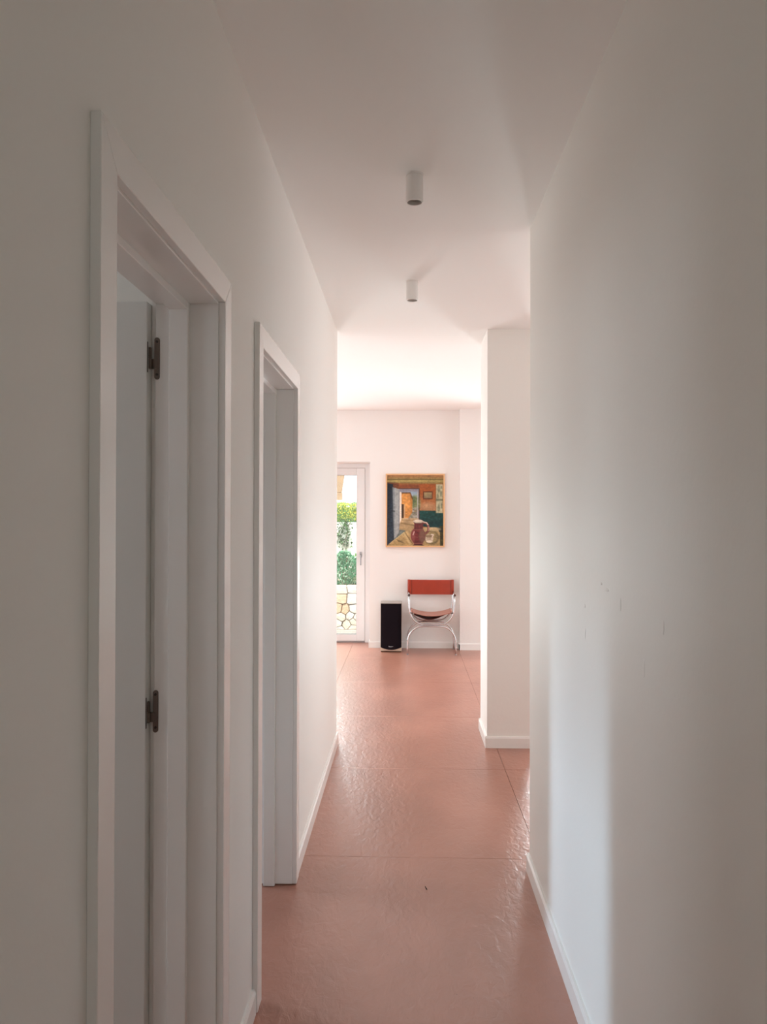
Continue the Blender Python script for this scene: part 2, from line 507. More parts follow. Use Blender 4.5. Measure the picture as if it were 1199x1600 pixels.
def hinge(root, zc, yj, s):
    """Bronze paumelle hinge: plate with round ends on the jamb, tab and two-part knuckle."""
    x0 = -0.5955
    hg = None
    n = 10
    pts = []
    hw, hh = 0.0062, 0.050
    for k in range(n + 1):
        t = math.pi * k / n
        pts.append((x0 + hw * math.cos(t), zc + hh - hw + hw * math.sin(t)))
    for k in range(n + 1):
        t = math.pi + math.pi * k / n
        pts.append((x0 + hw * math.cos(t), zc - hh + hw + hw * math.sin(t)))
    hg = obj('hinge', prism(bmesh.new(), pts, 'y', yj, yj - s * 0.003), M['bronze'], root)
    for dz in (0.040, -0.038):
        bm = bmesh.new()
        r = bmesh.ops.create_cone(bm, cap_ends=True, segments=12, radius1=0.0034, radius2=0.0030, depth=0.0015)
        bmesh.ops.rotate(bm, verts=r['verts'], cent=(0, 0, 0), matrix=Matrix.Rotation(math.pi / 2, 3, 'X'))
        bmesh.ops.translate(bm, verts=r['verts'], vec=(x0, yj - s * 0.0036, zc + dz))
        obj('screw', bm, M['screw'], hg)
    xk = x0 - 0.0155
    bm = box(xk, x0, yj - s * 0.001, yj - s * 0.0045, zc - 0.025, zc - 0.002)
    obj('hinge_tab', bm, M['bronze'], hg)
    bm = bmesh.new()
    yk = yj - s * 0.008
    lathe(bm, [(0, zc - 0.026), (0.0038, zc - 0.026), (0.0048, zc - 0.024), (0.0048, zc - 0.0015), (0.0, zc - 0.0015)], xk, yk, 14)
    lathe(bm, [(0, zc - 0.0005), (0.0048, zc - 0.0005), (0.0048, zc + 0.023), (0.0038, zc + 0.025), (0, zc + 0.025)], xk, yk, 14)
    obj('knuckle', bm, M['bronze'], hg)
    bm = box(xk - 0.0011, xk - 0.0002, yj - s * 0.0228, yj - s * 0.019, zc - 0.036, zc + 0.036)
    obj('leaf_plate', bm, M['screw'], hg)


d1, yj1, s1 = doorway('door_1', D1, 'nearer white doorway on the left, its leaf swung open on two bronze hinges', 'far')
hinge(d1, 1.826, yj1, s1)
hinge(d1, 0.9885, yj1, s1)
d2, yj2, s2 = doorway('door_2', D2, 'farther white doorway on the left, open onto a dim room', 'near')

# ------------------------------------------------------------------ glazed garden door
YG = 9.08
gd = thing('door_3', (DX1, YG, 0), 'white framed glass door to the garden, in the far wall left of the painting', 'door', kind='structure')
bm = bmesh.new()
FX1 = DX1 - 0.002
bx(bm, FX1 - 0.072, FX1, YG, YG + 0.07, 0, DZ, bev=0.003)
bx(bm, DX0, DX0 + 0.07, YG, YG + 0.07, 0, DZ, bev=0.003)
bx(bm, DX0 + 0.07, FX1 - 0.072, YG, YG + 0.07, DZ - 0.05, DZ, bev=0.003)
obj('frame', bm, M['upvc'], gd)
obj('threshold', box(DX0 + 0.07, FX1 - 0.072, YG + 0.004, YG + 0.07, 0, 0.018, bev=0.002), M['steel'], gd)
leaves = [(-1.365, FX1 - 0.0735), (-2.215, -1.367), (DX0 + 0.0715, -2.217)]
for li, (xa, xb) in enumerate(leaves):
    bm = bmesh.new()
    wS = 0.094
    z0, z1 = 0.020, DZ - 0.052
    bx(bm, xa, xa + wS, YG - 0.012, YG + 0.055, z0, z1, bev=0.003)
    bx(bm, xb - wS, xb, YG - 0.012, YG + 0.055, z0, z1, bev=0.003)
    bx(bm, xa + wS, xb - wS, YG - 0.012, YG + 0.055, z0, 0.094, bev=0.003)
    bx(bm, xa + wS, xb - wS, YG - 0.012, YG + 0.055, 1.936, z1, bev=0.003)
    sh = obj('sash', bm, M['upvc'], gd)
    bm = bmesh.new()
    gx0, gx1, gz0, gz1 = xa + wS, xb - wS, 0.094, 1.936
    for q in ((gx0, gx0 + 0.004, gz0, gz1), (gx1 - 0.004, gx1, gz0, gz1), (gx0 + 0.004, gx1 - 0.004, gz0, gz0 + 0.004), (gx0 + 0.004, gx1 - 0.004, gz1 - 0.004, gz1)):
        bx(bm, q[0], q[1], YG + 0.012, YG + 0.034, q[2], q[3])
    obj('gasket', bm, M['gasket'], sh)
    obj('pane', box(gx0 + 0.004, gx1 - 0.004, YG + 0.020, YG + 0.026, gz0 + 0.004, gz1 - 0.004), M['glass'], sh)
    if li == 0:
        hx = -0.5345
        bm = bmesh.new()
        bx(bm, hx - 0.013, hx + 0.013, YG - 0.021, YG - 0.012, 0.985, 1.050, bev=0.003)
        tube(bm, [(hx, YG - 0.02, 1.022), (hx, YG - 0.052, 1.022), (hx, YG - 0.060, 1.012), (hx, YG - 0.060, 0.898)], 0.0085, 10)
        obj('handle', bm, M['steel'], sh, smooth=False)

# window in the hidden part of the far wall
wn = thing('window_1', (1.8, YG, 0), 'narrow glazed opening in the far wall behind the pillar', 'window', kind='structure')
bm = bmesh.new()
bx(bm, 1.352, 1.42, YG, YG + 0.06, 0, 2.068); bx(bm, 2.18, 2.248, YG, YG + 0.06, 0, 2.068)
bx(bm, 1.42, 2.18, YG, YG + 0.06, 0, 0.09); bx(bm, 1.42, 2.18, YG, YG + 0.06, 1.98, 2.068)
obj('frame', bm, M['upvc'], wn)
obj('pane', box(1.42, 2.18, YG + 0.02, YG + 0.026, 0.09, 1.98), M['glass'], wn)

# ------------------------------------------------------------------ ceiling lamps


def copy_tree(o, parent=None):
    c = o.copy(); COL.objects.link(c)
    if parent: c.parent = parent
    for ch in list(o.children):
        copy_tree(ch, c)
    return c


lx, ly = 0.0233, 2.7239
lamp = thing('ceiling_lamp', (lx, ly, H), 'larger looking white cylinder spotlight, the nearer one on the hallway ceiling', 'lamp', 'cylinder spotlights on the ceiling')
R = 0.0300
obj('mounting_ring', lathe(bmesh.new(), [(0, H), (R + 0.0015, H), (R + 0.0015, H - 0.006), (0, H - 0.006)], lx, ly, 40), M['lamp'], lamp)
bm = lathe(bmesh.new(), [(0.0, H - 0.0065), (R - 0.001, H - 0.0065), (R, H - 0.0075), (R, H - 0.088), (R - 0.0008, H - 0.0895), (R, H - 0.091), (R, H - 0.0965), (R - 0.002, H - 0.098),
                         (R - 0.0042, H - 0.098), (R - 0.0047, H - 0.097), (R - 0.0085, H - 0.078), (0.0, H - 0.078)], lx, ly, 40)
ob = obj('lamp_body', bm, M['lamp'], lamp, smooth=True)
ob.data.shade_auto_smooth(use_auto_smooth=True, angle=math.radians(35)) if hasattr(ob.data, 'shade_auto_smooth') else None
obj('reflector', lathe(bmesh.new(), [(R - 0.0050, H - 0.0965), (R - 0.0090, H - 0.0790), (R - 0.012, H - 0.0790), (R - 0.0062, H - 0.0965)], lx, ly, 40), M['lamp_in'], lamp, smooth=True)
obj('lens', lathe(bmesh.new(), [(0, H - 0.0845), (0.012, H - 0.0840), (0.019, H - 0.082), (0.0195, H - 0.0785), (0, H - 0.0785)], lx, ly, 32), M['lens'], lamp, smooth=True)
lamp2 = copy_tree(lamp)
lamp2.location = (0.0237, 3.9573, H)
lamp2['label'] = 'smaller looking white cylinder spotlight, farther along the ceiling near the pillar'

# ------------------------------------------------------------------ painting


def make_canvas():
    NX, NY = 164, 205
    u, v = np.meshgrid((np.arange(NX) + .5) / NX, (np.arange(NY) + .5) / NY)
    X = 145 + u * 895; Y = 205 + v * 1120          # painter's own coordinates
    img = np.zeros((NY, NX, 3))
    rng = np.random.default_rng(3)

    def noise(sx, sy):
        a = rng.normal(size=(NY // sy + 2, NX // sx + 2))
        yy, xx = np.arange(NY) / sy, np.arange(NX) / sx
        y0, x0 = yy.astype(int), xx.astype(int)
        fy, fx = (yy - y0)[:, None], (xx - x0)[None, :]
        g = lambda i, j: a[np.ix_(y0 + i, x0 + j)]
        return (g(0, 0) * (1 - fy) + g(1, 0) * fy) * (1 - fx) + (g(0, 1) * (1 - fy) + g(1, 1) * fy) * fx

    def col(h):
        return np.array([int(h[i:i + 2], 16) for i in (1, 3, 5)]) / 255.0

    def poly_mask(pts, soft=5.0):
        p = np.array(pts, float)
        inside = np.zeros(X.shape, bool)
        dist = np.full(X.shape, 1e9)
        n = len(p)
        for i in range(n):
            x1, y1 = p[i]; x2, y2 = p[(i + 1) % n]
            with np.errstate(divide='ignore', invalid='ignore'):
                cr = ((y1 > Y) != (y2 > Y)) & (X < (x2 - x1) * (Y - y1) / (y2 - y1 if y2 != y1 else 1e-9) + x1)
            inside ^= cr
            dx, dy = x2 - x1, y2 - y1
            t = np.clip(((X - x1) * dx + (Y - y1) * dy) / (dx * dx + dy * dy + 1e-9), 0, 1)
            dist = np.minimum(dist, np.hypot(X - x1 - t * dx, Y - y1 - t * dy))
        sd = np.where(inside, dist, -dist)
        return np.clip(sd / soft * .5 + .5, 0, 1)

    def ell(cx, cy, rx, ry, soft=.08):
        return np.clip((1 - np.hypot((X - cx) / rx, (Y - cy) / ry)) / soft + .5, 0, 1)

    def stroke(pts, wd, soft=5.0):
        d = np.full(X.shape, 1e9)
        for (x1, y1), (x2, y2) in zip(pts, pts[1:]):
            dx, dy = x2 - x1, y2 - y1
            t = np.clip(((X - x1) * dx + (Y - y1) * dy) / (dx * dx + dy * dy + 1e-9), 0, 1)
            d = np.minimum(d, np.hypot(X - x1 - t * dx, Y - y1 - t * dy))
        return np.clip((wd / 2 - d) / soft + .5, 0, 1)

    def put(mask, c, nz=0.0, field=None):
        nonlocal img
        c = col(c) if isinstance(c, str) else c
        layer = np.broadcast_to(c, img.shape).copy()
        if nz: layer = layer * (1 + nz * (field if field is not None else noise(4, 3)))[..., None]
        img = img * (1 - mask[..., None]) + layer * mask[..., None]

    def grad(mask, c1, c2, t, nz=0.0):
        nonlocal img
        t = np.clip(t, 0, 1)[..., None]
        layer = col(c1) * (1 - t) + col(c2) * t
        if nz: layer = layer * (1 + nz * noise(4, 3))[..., None]
        img = img * (1 - mask[..., None]) + layer * mask[..., None]

    R_ = lambda x0, y0, x1, y1: [(x0, y0), (x1, y0), (x1, y1), (x0, y1)]
    put(np.ones(X.shape), '#9c582c', .05)
    grad(poly_mask(R_(120, 180, 1060, 345)), '#a5774e', '#8d7a48', (Y - 215) / 60, .05)
    put(stroke([(145, 278), (600, 272), (1040, 282)], 14), '#6f6238'); put(stroke([(145, 300), (1040, 298)], 22), '#a9975c', .05)
    put(stroke([(145, 342), (1040, 350)], 22), '#8a5a30', .05)
    grad(poly_mask(R_(640, 350, 930, 780)), '#9a5426', '#a87650', (Y - 480) / 260, .06)
    put(ell(790, 700, 95, 60, .9), '#ae8560', .04)
    put(poly_mask([(145, 320), (330, 335), (350, 430), (240, 410), (145, 420)]), '#6a3b22', .08)
    put(poly_mask(R_(330, 360, 660, 425)), '#84492a', .05)
    # teal wainscot
    grad(poly_mask([(630, 765), (1040, 770), (1040, 1060), (640, 1010)]), '#1d4a43', '#0f3536', (Y - 780) / 200, .12)
    put(poly_mask(R_(975, 1010, 1045, 1330)), '#3b3a22', .12)
    put(poly_mask(R_(930, 1040, 1040, 1110)), '#26302a', .1)
    # papers pinned on the right
    put(poly_mask(R_(918, 350, 1032, 805)), '#b8b392', .05)
    put(poly_mask(R_(918, 580, 1032, 612)), '#7b7c60', .05)
    for (x, y_, rx, ry) in ((965, 430, 22, 55), (1000, 500, 16, 45), (950, 530, 14, 40), (965, 730, 22, 60), (1010, 690, 10, 50), (1005, 400, 12, 25)):
        put(ell(x, y_, rx, ry, .6) * .75, '#6d735a', .1)
    put(stroke([(922, 350), (922, 805)], 7), '#6f5a38'); put(stroke([(1032, 350), (1032, 805)], 9), '#9a6a3a')
    # small picture
    put(poly_mask(R_(716, 462, 868, 588)), '#5d3018', .1); grad(poly_mask(R_(732, 478, 856, 572)), '#94845c', '#7c6c50', (Y - 478) / 90, .06)
    # doorway and the view through it
    put(poly_mask(R_(335, 415, 662, 920)), '#4c3738')
    put(poly_mask(R_(335, 428, 650, 910)), '#8d8c96', .04)
    grad(poly_mask(R_(345, 468, 626, 905)), '#93aac0', '#b9c0ba', (Y - 470) / 150, .03)
    put(ell(600, 650, 75, 120, .5), '#74815a', .12); put(ell(570, 600, 40, 60, .6), '#5d6a48', .12)
    put(poly_mask([(540, 740), (626, 700), (626, 900), (470, 900)], 12), '#8d887a', .14)
    for k in range(26):
        put(ell(500 + rng.uniform(0, 120), 745 + rng.uniform(0, 140), rng.uniform(8, 20), rng.uniform(4, 9), .5) * .8, rng.choice(['#b8b4a8', '#4f4a40', '#7a8063', '#a08a64']))
    grad(poly_mask([(372, 482), (505, 482), (550, 590), (545, 800), (485, 885), (372, 890)]), '#dd9b50', '#c08446', (X - 400) / 140, .06)
    put(stroke([(372, 488), (512, 486), (548, 580)], 20), '#6d4a2c', .1); put(stroke([(512, 500), (530, 640), (530, 800)], 12), '#a76f38')
    put(poly_mask([(372, 662), (412, 670), (412, 885), (372, 888)]), '#46321f', .1); put(stroke([(424, 670), (424, 885)], 12), '#c9b08a')
    put(poly_mask([(345, 465), (376, 480), (376, 960), (345, 1000)]), '#f2e4d2', .03)
    put(stroke([(632, 470), (632, 905)], 10), '#b9b6b4'); put(stroke([(653, 430), (653, 900)], 8), '#5a3f30')
    # path and cloth
    grad(poly_mask([(335, 1005), (380, 890), (645, 888), (660, 1100), (430, 1110), (330, 1090)]), '#bda27c', '#a88e66', (Y - 890) / 150, .06)
    put(stroke([(375, 965), (480, 985), (570, 1000)], 26, 14) * .8, '#7f6a48'); put(stroke([(380, 915), (560, 925)], 12, 10) * .7, '#93794f')
    put(poly_mask([(240, 1230), (330, 1070), (430, 1080), (470, 1120), (300, 1260)]), '#6a726e', .08)
    grad(poly_mask([(140, 1330), (430, 1098), (560, 1060), (760, 1030), (930, 1035), (982, 1110), (985, 1330)]), '#b89f70', '#a98d5d', (Y - 1060) / 260, .07)
    put(stroke([(428, 1110), (490, 1200), (552, 1290)], 12, 8), '#7a6440'); put(stroke([(415, 1120), (470, 1210), (510, 1300)], 26, 16) * .6, '#cdb98a')
    put(poly_mask([(300, 1225), (345, 1235), (430, 1285), (330, 1262)], 8), '#6f5d40'); put(stroke([(190, 1290), (420, 1110)], 9, 7), '#d0bd8e')
    put(ell(850, 1190, 122, 112, .25), '#6f6142', .1); put(ell(850, 1185, 98, 86, .3), '#9a875c', .08)
    put(ell(885, 1060, 110, 32, .5) * .8, '#c0ac84')
    # open door leaf
    grad(poly_mask([(140, 330), (240, 350), (250, 1230), (140, 1330)]), '#1b2430', '#2b3a48', (Y - 400) / 700, .12)
    grad(poly_mask([(222, 392), (345, 432), (345, 1000), (330, 1128), (250, 1225), (225, 800)]), '#6f7a80', '#a2a7a6', (X - 225) / 90, .05)
    grad(poly_mask([(330, 440), (346, 440), (346, 1000), (330, 1120)]), '#8f9496', '#7b8084', (Y - 500) / 500, .03)
    put(stroke([(225, 395), (235, 800), (250, 1225)], 14, 10), '#2a333c'); put(stroke([(215, 772), (268, 776)], 14), '#20262b')
    put(stroke([(280, 420), (285, 1180)], 26, 20) * .5, '#b4b8b6')
    # bowl
    put(ell(815, 1205, 66, 66, .12), '#c2b198', .05); put(ell(815, 1170, 58, 22, .2), '#8b755c'); put(stroke([(865, 1175), (884, 1150), (850, 1140)], 18), '#d6c8b4')
    for x in (790, 810, 830): put(stroke([(x, 1185), (x + 4, 1225)], 7), '#7b6250')
    put(ell(820, 1255, 50, 20, .4), '#d8cbb6')
    # jug
    put(stroke([(715, 955), (775, 965), (802, 1010), (800, 1090), (755, 1130)], 34), '#7a4640', .08)
    put(stroke([(720, 945), (770, 955), (796, 990)], 14), '#d9c8b8'); put(stroke([(808, 1020), (806, 1090)], 8), '#c9a898')
    put(ell(640, 1165, 116, 138, .05), '#6b2c2c', .09); put(poly_mask([(580, 955), (722, 955), (716, 1070), (574, 1070)]), '#6e3534', .09)
    put(poly_mask([(560, 1240), (720, 1240), (705, 1318), (580, 1318)]), '#5a2324', .08)
    put(ell(705, 1170, 52, 110, .6) * .7, '#7a6450'); put(ell(560, 1170, 30, 100, .8) * .7, '#93504c'); put(stroke([(578, 1100), (560, 1150)], 14, 10), '#d8b4aa')
    put(stroke([(545, 1185), (740, 1185)], 5), '#8d5a52'); put(stroke([(575, 1070), (715, 1070)], 9), '#8b5a50')
    put(stroke([(570, 1285), (715, 1285)], 7), '#9a6258'); put(stroke([(560, 1312), (720, 1316)], 12), '#2b1a16')
    for k in range(5): put(stroke([(600 + k * 26, 975), (598 + k * 26, 1060)], 6), '#532220')
    put(ell(640, 938, 80, 32, .2), '#b9aa98', .05); put(ell(640, 930, 62, 20, .3), '#d6cbbb'); put(stroke([(570, 955), (600, 970), (690, 968)], 9), '#4d2a26')
    # random brush tone over the whole canvas
    img = img * (1 + .03 * noise(3, 3) + .035 * noise(12, 9))[..., None]
    lin = np.where(img <= .04045, img / 12.92, (np.clip(img, 0, 2) / 1.055 + .055 / 1.055) ** 2.4)
    return NX, NY, np.clip(lin * 1.0, 0, .9)


px0, px1, pz0, pz1 = -0.2385, 0.4165, 1.1185, 1.9320
pt = thing('painting', ((px0 + px1) / 2, YW, pz0), 'oil painting of a red jug by an open door, pine frame, hung above the chair', 'painting')
FW = 0.016
NX, NY, lin = make_canvas()
cx0, cx1, cz0, cz1 = px0 + FW, px1 - FW, pz0 + FW, pz1 - FW
xs = np.linspace(cx0, cx1, NX) - pt.location.x
zs = np.linspace(cz1, cz0, NY) - pt.location.z
yc = YW - 0.018 - YW
verts = [(x, yc, z) for z in zs for x in xs]
nf = len(verts)
faces = [(j * NX + i, (j + 1) * NX + i, (j + 1) * NX + i + 1, j * NX + i + 1) for j in range(NY - 1) for i in range(NX - 1)]
verts += [(xs[0], -0.002, zs[0]), (xs[-1], -0.002, zs[0]), (xs[-1], -0.002, zs[-1]), (xs[0], -0.002, zs[-1])]
a, b_, c_, d_ = 0, NX - 1, NX * NY - 1, NX * (NY - 1)
top = list(range(0, NX)); right = [j * NX + NX - 1 for j in range(NY)]; bot = [NX * (NY - 1) + i for i in range(NX)]; left = [j * NX for j in range(NY)]
faces += [tuple(top + [nf + 1, nf]), tuple(right + [nf + 2, nf + 1]), tuple(bot[::-1] + [nf + 3, nf + 2][::-1]), tuple(left[::-1] + [nf, nf + 3]), (nf, nf + 1, nf + 2, nf + 3)]
me = bpy.data.meshes.new('canvas')
me.from_pydata(verts, [], faces)
at = me.color_attributes.new('paint', 'FLOAT_COLOR', 'POINT')
cols = np.ones((len(verts), 4), np.float32)
cols[:nf, :3] = lin.reshape(-1, 3)
cols[nf:, :3] = 0.6
at.data.foreach_set('color', cols.ravel())
me.materials.append(M['canvas'])
o = bpy.data.objects.new('canvas', me); COL.objects.link(o); o.parent = pt
YF = YW - 0.034
for pts in ([(px0, pz0), (px1, pz0), (px1 - FW, pz0 + FW), (px0 + FW, pz0 + FW)], [(px0, pz1), (px1, pz1), (px1 - FW, pz1 - FW), (px0 + FW, pz1 - FW)],
            [(px0, pz0), (px0 + FW, pz0 + FW), (px0 + FW, pz1 - FW), (px0, pz1)], [(px1, pz0), (px1 - FW, pz0 + FW), (px1 - FW, pz1 - FW), (px1, pz1)]):
    obj('frame_rail', prism(bmesh.new(), pts, 'y', YF, YW - 0.001, 0.0015), M['pframe'], pt)

# ------------------------------------------------------------------ loudspeaker
sx0, sx1, sy0, sy1, sz = -0.2845, -0.0558, 8.450, 8.700, 0.526
sp = thing('loudspeaker', ((sx0 + sx1) / 2, (sy0 + sy1) / 2, 0), 'slim floor loudspeaker with black grille, standing left of the chair', 'speaker')
obj('plinth', box(sx0 + 0.006, sx1 - 0.006, sy0 + 0.004, sy1, 0.0, 0.013, bev=0.002), M['plinth'], sp)
obj('cabinet', box(sx0, sx1, sy0 + 0.012, sy1, 0.013, sz, bev=0.004, seg=2), M['cabinet'], sp)
obj('baffle', box(sx0, sx1, sy0, sy0 + 0.0115, 0.013, sz - 0.004, bev=0.002), M['baffle'], sp)
# grille: bowed cloth panel with a rounded lower edge
gx0, gx1, gt, gb = sx0 + 0.003, sx1 - 0.003, sz - 0.004, 0.055
bm = bmesh.new()
N = 20
ring = [(gx0, gt), (gx1, gt)] + [(gx1 + (gx0 - gx1) * k / N, gb - 0.026 * math.sin(math.pi * k / N) ** 0.8) for k in range(N + 1)]
front, back = [], []


def bow(x):
    t = (x - gx0) / (gx1 - gx0) * 2 - 1
    return 0.006 + 0.016 * (1 - abs(t) ** 3.0)


cols_x = [gx0 + (gx1 - gx0) * k / N for k in range(N + 1)]
rows = 6
grid = []
for k, x in enumerate(cols_x):
    zb = gb - 0.026 * math.sin(math.pi * k / N) ** 0.8 if 0 < k < N else gb
    grid.append([bm.verts.new((x, sy0 - bow(x), zb + (gt - zb) * j / rows)) for j in range(rows + 1)])
gridb = []
for k, x in enumerate(cols_x):
    zb = gb - 0.026 * math.sin(math.pi * k / N) ** 0.8 if 0 < k < N else gb
    gridb.append([bm.verts.new((x, sy0 - 0.0005, zb + (gt - zb) * j / rows)) for j in range(rows + 1)])
for k in range(N):
    for j in range(rows):
        bm.faces.new((grid[k][j], grid[k + 1][j], grid[k + 1][j + 1], grid[k][j + 1]))
        bm.faces.new((gridb[k][j], gridb[k][j + 1], gridb[k + 1][j + 1], gridb[k + 1][j]))
    bm.faces.new((grid[k][0], gridb[k][0], gridb[k + 1][0], grid[k + 1][0]))
    bm.faces.new((grid[k][rows], grid[k + 1][rows], gridb[k + 1][rows], gridb[k][rows]))
for k in (0, N):
    for j in range(rows):
        bm.faces.new((grid[k][j], grid[k][j + 1], gridb[k][j + 1], gridb[k][j]))
gr = obj('grille', bm, M['grille'], sp, smooth=False)


def text_mesh(name, body, size, loc, m, parent, depth=0.0006):
    cu = bpy.data.curves.new(name, 'FONT')
    cu.body = body
    cu.size = size
    cu.extrude = depth
    cu.align_x = 'CENTER'; cu.align_y = 'CENTER'
    to = bpy.data.objects.new(name + '_tmp', cu)
    COL.objects.link(to)
    bpy.context.view_layer.update()
    me = bpy.data.meshes.new_from_object(to)
    bpy.data.objects.remove(to)
    me.name = name
    me.transform(Matrix.Translation(Vector(loc) - root_loc(parent)) @ Matrix.Rotation(math.pi / 2, 4, 'X'))
    me.materials.clear(); me.materials.append(m)
    o = bpy.data.objects.new(name, me); COL.objects.link(o); o.parent = parent
    return o


text_mesh('brand_lettering', 'Boston', 0.0165, (-0.172, sy0 - 0.0228, 0.064), M['badge'], gr)

# ------------------------------------------------------------------ armchair
yF, yR = 8.300, 8.660
xc = 0.261
ch = thing('armchair', (xc, (yF + yR) / 2, 0), 'chrome tube armchair with red leather back and sling seat under the painting', 'chair')
TR = 0.0088


def arc_pts(cx, cz, rx, rz, t0, t1, n):
    return [(cx + rx * math.cos(t0 + (t1 - t0) * k / n), cz + rz * math.sin(t0 + (t1 - t0) * k / n)) for k in range(n + 1)]


def superarc(cx, cz, rx, rz, up, n=14):
    """right-hand to left-hand half loop with a flat middle; up=+1 arches over, -1 hangs under."""
    flat = 0.085
    a = arc_pts(cx + flat, cz, rx - flat, rz, 0, up * math.pi / 2, n)
    b = arc_pts(cx - flat, cz, rx - flat, rz, up * math.pi / 2, up * math.pi, n)
    return a + b


ZJ = 0.3015 + 0.010
for (yy, nm) in ((yF, 'front'), (yR, 'rear')):
    leg = superarc(xc, 0.135, 0.2520, ZJ - TR - 0.135, 1)
    pts = [(xc + 0.2535, yy, 0.0045)] + [(x, yy, z) for x, z in leg] + [(xc - 0.2535, yy, 0.0045)]
    pts = [pts[0]] + [((xc + 0.2530), yy, 0.07)] + pts[1:-1] + [((xc - 0.2530), yy, 0.07), pts[-1]]
    lo = obj('leg_arch', tube(bmesh.new(), pts, TR, 12), M['chrome'], ch, smooth=True)
    for sgn in (1, -1):
        obj('foot_cap', lathe(bmesh.new(), [(0, 0), (TR + 0.001, 0), (TR + 0.001, 0.006), (0, 0.006)], xc + sgn * 0.2535, yy, 14), M['steel'], lo)
    ztop = 0.622 if nm == 'front' else 0.758
    up = superarc(xc, 0.500, 0.2360, 0.500 - ZJ - TR, -1)
    pts = [(xc + 0.2400, yy, ztop)] + [(xc + 0.2390, yy, 0.56)] + [(x, yy, z) for x, z in up] + [(xc - 0.2390, yy, 0.56), (xc - 0.2400, yy, ztop)]
    obj('side_arch', tube(bmesh.new(), pts, TR, 12), M['chrome'], ch, smooth=True)
for sgn in (1, -1):
    xa = xc + sgn * 0.2400
    ar = obj('armrest', tube(bmesh.new(), [(xa, yF - 0.018, 0.630), (xa, yR - 0.004, 0.630)], 0.0105, 12), M['chrome'], ch, smooth=True)
    bm = tube(bmesh.new(), [(xa, yF - 0.030, 0.630), (xa, yF - 0.0175, 0.630)], 0.0135, 14)
    obj('end_cap', bm, M['cap'], ar)
    xs_ = xc + sgn * 0.2040
    rod = obj('seat_rod', tube(bmesh.new(), [(xs_ + sgn * 0.006, yF - 0.01, 0.443), (xs_ + sgn * 0.006, yR + 0.01, 0.443)], 0.0070, 10), M['chrome'], ch, smooth=True)
    bm = tube(bmesh.new(), [(xs_ - sgn * 0.004, yF - 0.003, 0.443), (xc + sgn * 0.2250, yF - 0.003, 0.443)], 0.0078, 12)
    obj('seat_bracket', bm, M['cap'], rod)
    bm = tube(bmesh.new(), [(xs_ - sgn * 0.004, yR + 0.003, 0.443), (xc + sgn * 0.2250, yR + 0.003, 0.443)], 0.0078, 12)
    obj('seat_bracket', bm, M['cap'], rod)
def sling(bm, x0, x1, y0, y1, zf, th, nx=18, ny=5):
    g, gb_ = [], []
    for i in range(nx + 1):
        t = i / nx * 2 - 1
        x = x0 + (x1 - x0) * i / nx
        ra, rb = [], []
        for j in range(ny + 1):
            s = j / ny
            yy = y0 + (y1 - y0) * s
            z = zf(t, s)
            ra.append(bm.verts.new((x, yy, z + th))); rb.append(bm.verts.new((x, yy, z)))
        g.append(ra); gb_.append(rb)
    for i in range(nx):
        for j in range(ny):
            bm.faces.new((g[i][j], g[i + 1][j], g[i + 1][j + 1], g[i][j + 1]))
            bm.faces.new((gb_[i][j], gb_[i][j + 1], gb_[i + 1][j + 1], gb_[i + 1][j]))
        bm.faces.new((g[i][0], gb_[i][0], gb_[i + 1][0], g[i + 1][0]))
        bm.faces.new((g[i][ny], g[i + 1][ny], gb_[i + 1][ny], gb_[i][ny]))
    for i in (0, nx):
        for j in range(ny):
            bm.faces.new((g[i][j], g[i][j + 1], gb_[i][j + 1], gb_[i][j]))
    return bm


seat = obj('seat', sling(bmesh.new(), xc - 0.198, xc + 0.198, yF + 0.004, yR - 0.004,
                         lambda t, s: 0.440 - 0.034 * (1 - t * t) - 0.006 * math.sin(math.pi * s) * (1 - t * t), 0.006), M['leather_seat'], ch, smooth=False)
fl = obj('seat_lining', sling(bmesh.new(), xc - 0.185, xc + 0.150, yF + 0.03, yR - 0.03,
                              lambda t, s: 0.434 - 0.034 * (1 - (0.062 + 0.845 * t) ** 2) - 0.006 - 0.028 * (1 - t * t) ** 1.5, 0.003), M['leather_dark'], seat)
fl['label'] = 'darker underside of the sling'
for sgn in (1, -1):
    bm = tube(bmesh.new(), [(xc + sgn * 0.209, yF + 0.012, 0.4425), (xc + sgn * 0.209, yR - 0.012, 0.4425)], 0.0125, 12)
    obj('seat_loop', bm, M['leather_seat'], seat, smooth=True)

bz0, bz1 = 0.602, 0.764
bxw = 0.2405


def back_y(t):
    return yR - 0.004 + 0.030 * (1 - t * t)


bm = bmesh.new()
nx = 24
fr_, bk = [], []
for i in range(nx + 1):
    t = i / nx * 2 - 1
    x = xc + 0.006 + bxw * t
    sag = 0.004 * (1 - t * t)
    fr_.append([bm.verts.new((x, back_y(t) - 0.012 if abs(t) < 1 else back_y(t) - 0.010, z)) for z in (bz0 - sag * 0.3, (bz0 + bz1) / 2, bz1 - sag)])
    bk.append([bm.verts.new((x, back_y(t) + 0.004, z)) for z in (bz0 - sag * 0.3, (bz0 + bz1) / 2, bz1 - sag)])
for i in range(nx):
    for j in range(2):
        bm.faces.new((fr_[i][j], fr_[i + 1][j], fr_[i + 1][j + 1], fr_[i][j + 1]))
        bm.faces.new((bk[i][j], bk[i][j + 1], bk[i + 1][j + 1], bk[i + 1][j]))
    bm.faces.new((fr_[i][0], bk[i][0], bk[i + 1][0], fr_[i + 1][0]))
    bm.faces.new((fr_[i][2], fr_[i + 1][2], bk[i + 1][2], bk[i][2]))
for i in (0, nx):
    for j in range(2):
        bm.faces.new((fr_[i][j], fr_[i][j + 1], bk[i][j + 1], bk[i][j]))
back = obj('backrest', bm, M['leather_back'], ch)
